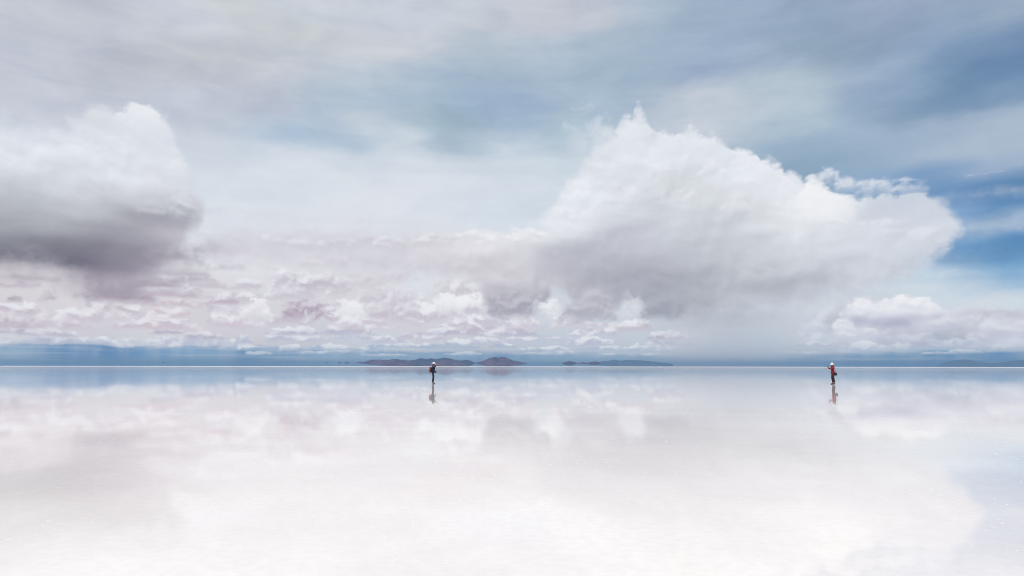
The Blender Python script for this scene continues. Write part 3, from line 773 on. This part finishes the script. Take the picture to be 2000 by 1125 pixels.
def hat(parent, c, tilt, brim=0.175, hgt=0.115):
    rot = Matrix.Translation(c) @ Matrix.Rotation(tilt, 4, 'Y')
    prof = [(0.0, hgt), (0.045, hgt * 0.99), (0.078, hgt * 0.90), (0.095, hgt * 0.62), (0.102, hgt * 0.28), (0.106, 0.0)]
    br = [(0.106, 0.0), (0.130, -0.006), (0.155, -0.018), (brim, -0.034), (brim + 0.003, -0.038), (brim - 0.002, -0.041), (0.150, -0.024), (0.104, -0.006)]
    def lathe(pr, wob=0.0):
        bm = bmesh.new(); n = 40; rr = []
        for (r, z) in pr:
            if r == 0: rr.append([bm.verts.new((0, 0, z))] * n); continue
            rr.append([bm.verts.new((r * 1.08 * math.cos(6.2832 * k / n), r * 0.96 * math.sin(6.2832 * k / n), z + wob * (r / 0.17) ** 3 * math.sin(3 * 6.2832 * k / n + 0.8))) for k in range(n)])
        for a, b in zip(rr, rr[1:]):
            for k in range(n):
                k2 = (k + 1) % n
                if a[0] is a[1]: bm.faces.new((a[0], b[k], b[k2]))
                else: bm.faces.new((a[k], b[k], b[k2], a[k2]))
        bmesh.ops.recalc_face_normals(bm, faces=bm.faces)
        bmesh.ops.transform(bm, matrix=rot, verts=bm.verts)
        return bm
    h = link('hat', from_bm(lathe(prof), 'hat'), M_hat, parent)
    link('brim', from_bm(lathe(br, 0.012), 'brim'), M_hat, h)
    link('band', from_bm(lathe([(0.1055, 0.001), (0.1085, 0.003), (0.1065, 0.026), (0.1030, 0.027)]), 'band'), M_band, h)
    return h

def person(loc, rz, label, hair_len, sh):
    o = bpy.data.objects.new('person', None); COL.objects.link(o)
    o.location = loc; o.rotation_euler = (0, 0, rz)
    o['label'] = label; o['category'] = 'person'; o.empty_display_size = 0.3
    return o

def top_empty(name, label, cat, loc, rz):
    o = bpy.data.objects.new(name, None); COL.objects.link(o)
    o.location = loc; o.rotation_euler = (0, 0, rz); o['label'] = label; o['category'] = cat; o.empty_display_size = 0.1
    return o

def figure(root, J, arms, legs, head_c, head_tilt, hands, feet, mats, sleeve, hem, flare, hair_drop):
    """one continuous body, then jacket, trousers, hair and hat as its clothing"""
    body = dict(J)
    bones = [('pelvis', 'waist'), ('waist', 'chest'), ('chest', 'yoke'), ('yoke', 'neck'), ('neck', 'skull')]
    for s in 'lr':
        body.update({f'sh{s}': arms[s][0], f'el{s}': arms[s][1], f'wr{s}': arms[s][2], f'hip{s}': legs[s][0], f'kn{s}': legs[s][1], f'cf{s}': legs[s][2], f'an{s}': legs[s][3]})
        bones += [('yoke', f'sh{s}'), (f'sh{s}', f'el{s}'), (f'el{s}', f'wr{s}'), ('pelvis', f'hip{s}'), (f'hip{s}', f'kn{s}'), (f'kn{s}', f'cf{s}'), (f'cf{s}', f'an{s}')]
        f = foot(legs[s][3][:3], feet[s])
        body.update({k + s: v for k, v in f.items()})
        bones += [(f'an{s}', f'heel{s}'), (f'an{s}', f'arch{s}'), (f'arch{s}', f'ball{s}'), (f'ball{s}', f'toe{s}')]
    def slim(v, k):
        r = v[3]
        return (v[0], v[1], v[2], (r[0] * k, r[1] * k) if isinstance(r, tuple) else r * k)
    for k_ in ('pelvis', 'waist', 'chest', 'yoke'): body[k_] = slim(body[k_], 0.72)
    for s in 'lr':
        for k_ in (f'sh{s}', f'hip{s}'): body[k_] = slim(body[k_], 0.74)
        for k_ in (f'kn{s}', f'cf{s}'): body[k_] = slim(body[k_], 0.85)
    bm = skin_bm([(body, bones, 'pelvis')] + hands['l'] + hands['r'])
    head_bm(bm, head_c, None, head_tilt)
    b = link('body', from_bm(bm, 'body'), M_skin, root)
    # jacket
    g = 0.020
    def fat(v, k=g):
        r = v[3]
        return (v[0], v[1], v[2], (r[0] + k, r[1] + k) if isinstance(r, tuple) else r + k)
    jj = {'hem': (J['pelvis'][0], J['pelvis'][1], hem, flare), 'pelvis': fat(J['pelvis']), 'waist': fat(J['waist'], g + 0.012), 'chest': fat(J['chest']), 'yoke': fat(J['yoke']),
          'collar': (J['neck'][0] - 0.004, 0, J['neck'][2] + 0.012, 0.068)}
    jb = [('hem', 'pelvis'), ('pelvis', 'waist'), ('waist', 'chest'), ('chest', 'yoke'), ('yoke', 'collar')]
    for s in 'lr':
        a, e, w = arms[s]
        if sleeve >= 1.0: end = Vector(e[:3]).lerp(Vector(w[:3]), sleeve - 1.0)
        jj.update({f'sh{s}': fat(a, 0.016), f'el{s}': fat(e, 0.020), f'cu{s}': (*end, 0.052)})
        jb += [('yoke', f'sh{s}'), (f'sh{s}', f'el{s}'), (f'el{s}', f'cu{s}')]
    link('jacket', from_bm(skin_bm([(jj, jb, 'waist')]), 'jacket'), mats[0], root)
    # trousers
    tj = {'top': (J['pelvis'][0], 0, J['pelvis'][2] + 0.02, (0.085, 0.085))}; tb = []
    for s in 'lr':
        h, k, c, a = legs[s]
        tj.update({f'hip{s}': fat(h, 0.012), f'kn{s}': fat(k, 0.016), f'cf{s}': fat(c, 0.018), f'an{s}': (a[0], a[1], a[2] + 0.03, 0.062)})
        tb += [('top', f'hip{s}'), (f'hip{s}', f'kn{s}'), (f'kn{s}', f'cf{s}'), (f'cf{s}', f'an{s}')]
    link('trousers', from_bm(skin_bm([(tj, tb, 'top')]), 'trousers'), mats[1], root)
    # shoes
    for s in 'lr':
        f = foot(legs[s][3][:3], feet[s])
        sj = {'top': (legs[s][3][0], legs[s][3][1], 0.095, 0.050)}
        sj.update({k: (v[0], v[1], v[2] + 0.004, (v[3][0] + 0.010, v[3][1] + 0.010)) for k, v in f.items()})
        link('shoe', from_bm(skin_bm([(sj, [('top', 'heel'), ('top', 'arch'), ('arch', 'ball'), ('ball', 'toe')], 'top')]), 'shoe'), mats[2], root)
    # hair and hat
    hm = bmesh.new(); hr = Matrix.Translation(head_c) @ Matrix.Rotation(head_tilt, 4, 'Y')
    vs = blob(hm, (-0.018, 0, 0.036), (0.099, 0.083, 0.092), seg=24); bmesh.ops.transform(hm, matrix=hr, verts=vs)
    vs = blob(hm, (-0.058, 0, -0.02 - hair_drop * 0.5), (0.052, 0.068, 0.065 + hair_drop * 0.6), seg=20); bmesh.ops.transform(hm, matrix=hr, verts=vs)
    link('hair', from_bm(hm, 'hair'), M_hair, root)
    hat(root, hr @ Vector((-0.004, 0, 0.055)), head_tilt + R(4))

V3 = Vector
# --- the one in navy, pointing
DL = F * EYE / (749.0 - HORIZON)
pl_loc = ((847.3 - 1000) / F * DL, DL, 0.0); pl_rz = R(4)
pl = person(pl_loc, pl_rz, 'person in navy jacket and white hat stretching one arm forward, rust backpack on the back', 0, 0)
Jl = {'pelvis': (-0.01, 0, 0.92, (0.135, 0.105)), 'waist': (0.0, 0, 1.06, (0.125, 0.10)), 'chest': (0.0, 0, 1.26, (0.145, 0.11)), 'yoke': (0.0, 0, 1.395, (0.12, 0.085)), 'neck': (0.012, 0, 1.475, 0.054), 'skull': (0.035, 0, 1.545, 0.058)}
arms_l = {'r': ((0.01, -0.175, 1.41, 0.056), (0.165, -0.19, 1.405, 0.042), (0.385, -0.13, 1.595, 0.029)),
          'l': ((0.01, 0.175, 1.41, 0.056), (0.03, 0.245, 1.13, 0.042), (0.20, 0.10, 1.03, 0.029))}
legs_l = {'r': ((-0.01, -0.08, 0.86, 0.082), (0.025, -0.095, 0.49, 0.058), (-0.015, -0.10, 0.34, 0.054), (-0.04, -0.105, 0.085, 0.038)),
          'l': ((-0.01, 0.08, 0.86, 0.082), (0.045, 0.095, 0.49, 0.058), (0.02, 0.10, 0.34, 0.054), (0.0, 0.105, 0.085, 0.038))}
dr_ = V3(arms_l['r'][2][:3]) - V3(arms_l['r'][1][:3]); dr_ = (dr_.normalized() + V3((0.35, 0.1, -0.12))).normalized()
hands_l = {'r': hand(arms_l['r'][2][:3], dr_, (0.2, 0.1, -1), 0.12, 1), 'l': hand(arms_l['l'][2][:3], (0.55, -0.75, -0.1), (0, -0.1, -1), 0.75, -1)}
figure(pl, Jl, arms_l, legs_l, V3((0.05, 0, 1.60)), R(-3), hands_l, {'r': R(-6), 'l': R(10)}, (M_navy, M_jean, M_shoe), 1.55, 0.86, (0.160, 0.155), 0.02)

bp = top_empty('backpack', 'rust red backpack worn by the pointing person in navy', 'backpack', (pl_loc[0] + V3((-0.23, 0, 0)).x, pl_loc[1] - 0.0, 0.92), pl_rz)
bm = bmesh.new(); rbox(bm, (0.01, 0, 0.22), (0.15, 0.30, 0.46), 0.06); link('bag_body', from_bm(bm, 'bag_body'), M_rust, bp)
bm = bmesh.new(); rbox(bm, (-0.075, 0, 0.13), (0.05, 0.23, 0.22), 0.022); link('front_pocket', from_bm(bm, 'front_pocket'), M_rust, bp)
bm = bmesh.new(); rbox(bm, (-0.01, 0, 0.455), (0.15, 0.25, 0.04), 0.018); link('lid', from_bm(bm, 'lid'), M_strap, bp)
for s_ in (-1, 1):
    bm = bmesh.new()
    ribbon(bm, [(0.075, s_ * 0.10, 0.40), (0.13, s_ * 0.11, 0.548), (0.215, s_ * 0.115, 0.595), (0.31, s_ * 0.12, 0.56), (0.365, s_ * 0.125, 0.42), (0.365, s_ * 0.15, 0.28), (0.25, s_ * 0.185, 0.13), (0.075, s_ * 0.13, 0.04)], 0.055, 0.012)
    link('shoulder_strap', from_bm(bm, 'shoulder_strap'), M_strap, bp)

pc = top_empty('camera_pouch', 'small black pouch at the waist of the pointing person in navy', 'pouch', (pl_loc[0] + 0.205, pl_loc[1] - 0.02, 0.88), pl_rz)
bm = bmesh.new(); rbox(bm, (0, 0, 0.07), (0.085, 0.16, 0.13), 0.02); link('pouch_body', from_bm(bm, 'pouch_body'), M_strap, pc)
bm = bmesh.new(); rbox(bm, (0.005, 0, 0.125), (0.092, 0.168, 0.035), 0.012); link('flap', from_bm(bm, 'flap'), M_strap, pc)
bm = bmesh.new()
ribbon(bm, [(-0.04, -0.09, 0.10), (-0.13, -0.145, 0.115), (-0.22, -0.155, 0.12), (-0.31, -0.145, 0.12), (-0.375, -0.08, 0.12), (-0.385, 0.0, 0.12), (-0.375, 0.08, 0.12), (-0.31, 0.165, 0.12), (-0.2, 0.17, 0.12), (-0.1, 0.14, 0.115), (-0.04, 0.09, 0.10)], 0.03, 0.008, V3((0, 0, 1)))
link('belt', from_bm(bm, 'belt'), M_strap, pc)

# --- the one in red, photographing
DR = F * EYE / (749.8 - HORIZON - 0.5)
pr_loc = ((1622.5 - 1000) / F * DR, DR, 0.0); pr_rz = R(180 - 6)
pr = person(pr_loc, pr_rz, 'person in long red jacket and white hat holding a phone up with both hands', 0, 0)
Jr = {'pelvis': (0.02, 0, 0.92, (0.13, 0.10)), 'waist': (0.02, 0, 1.06, (0.122, 0.098)), 'chest': (0.0, 0, 1.26, (0.14, 0.105)), 'yoke': (-0.01, 0, 1.395, (0.118, 0.085)), 'neck': (0.0, 0, 1.475, 0.052), 'skull': (0.02, 0, 1.545, 0.056)}
arms_r = {'r': ((0.0, -0.17, 1.405, 0.056), (0.155, -0.20, 1.255, 0.045), (0.36, -0.075, 1.355, 0.029)),
          'l': ((0.0, 0.17, 1.405, 0.056), (0.165, 0.20, 1.25, 0.045), (0.365, 0.075, 1.35, 0.029))}
legs_r = {'r': ((0.02, -0.08, 0.86, 0.08), (0.075, -0.085, 0.49, 0.058), (0.03, -0.085, 0.34, 0.052), (0.03, -0.085, 0.085, 0.036)),
          'l': ((0.02, 0.08, 0.86, 0.08), (0.02, 0.085, 0.49, 0.058), (-0.025, 0.085, 0.34, 0.052), (-0.045, 0.085, 0.085, 0.036))}
hands_r = {'r': hand(arms_r['r'][2][:3], (0.30, 0.10, 0.95), (-0.2, 1, 0), 0.55, 1), 'l': hand(arms_r['l'][2][:3], (0.30, -0.10, 0.95), (-0.2, -1, 0), 0.55, -1)}
figure(pr, Jr, arms_r, legs_r, V3((0.035, 0, 1.60)), R(4), hands_r, {'r': R(-4), 'l': R(8)}, (M_red, M_dark, M_strap), 1.9, 0.72, (0.165, 0.165), 0.08)

def world_at(loc, rz, p):
    v = Matrix.Rotation(rz, 3, 'Z') @ V3(p)
    return (loc[0] + v.x, loc[1] + v.y, loc[2] + v.z)

ph_ = top_empty('phone', 'black phone held up in front of the person in red', 'phone', world_at(pr_loc, pr_rz, (0.405, 0, 1.41)), pr_rz)
bm = bmesh.new(); rbox(bm, (0, 0, 0.04), (0.010, 0.15, 0.075), 0.004); link('case', from_bm(bm, 'case'), M_blk, ph_)
bm = bmesh.new(); blob(bm, (0.006, 0.055, 0.058), (0.003, 0.008, 0.008)); link('lens', from_bm(bm, 'lens'), M_glass, ph_)
bm = bmesh.new(); rbox(bm, (-0.0062, 0, 0.04), (0.002, 0.138, 0.066), 0.0008); link('screen', from_bm(bm, 'screen'), M_glass, ph_)

sb = top_empty('shoulder_bag', 'dark green shoulder bag hanging behind the hip of the person in red', 'bag', world_at(pr_loc, pr_rz, (-0.185, 0.06, 0.70)), pr_rz)
bm = bmesh.new(); rbox(bm, (0, 0, 0.13), (0.115, 0.26, 0.25), 0.035, Matrix.Rotation(R(-10), 4, 'Y')); link('bag_body', from_bm(bm, 'bag_body'), M_green, sb)
bm = bmesh.new(); rbox(bm, (-0.055, 0, 0.165), (0.03, 0.268, 0.16), 0.012, Matrix.Rotation(R(-10), 4, 'Y')); link('flap', from_bm(bm, 'flap'), M_green, sb)
bm = bmesh.new()
ribbon(bm, [(0.0, 0.12, 0.22), (0.06, 0.10, 0.40), (0.05, 0.04, 0.56), (0.06, -0.08, 0.70), (0.11, -0.19, 0.775), (0.185, -0.215, 0.79), (0.27, -0.18, 0.75), (0.335, -0.06, 0.60), (0.36, 0.03, 0.45), (0.345, 0.10, 0.33), (0.22, 0.185, 0.26), (0.06, 0.15, 0.22)], 0.035, 0.010)
link('strap', from_bm(bm, 'strap'), M_strap, sb)
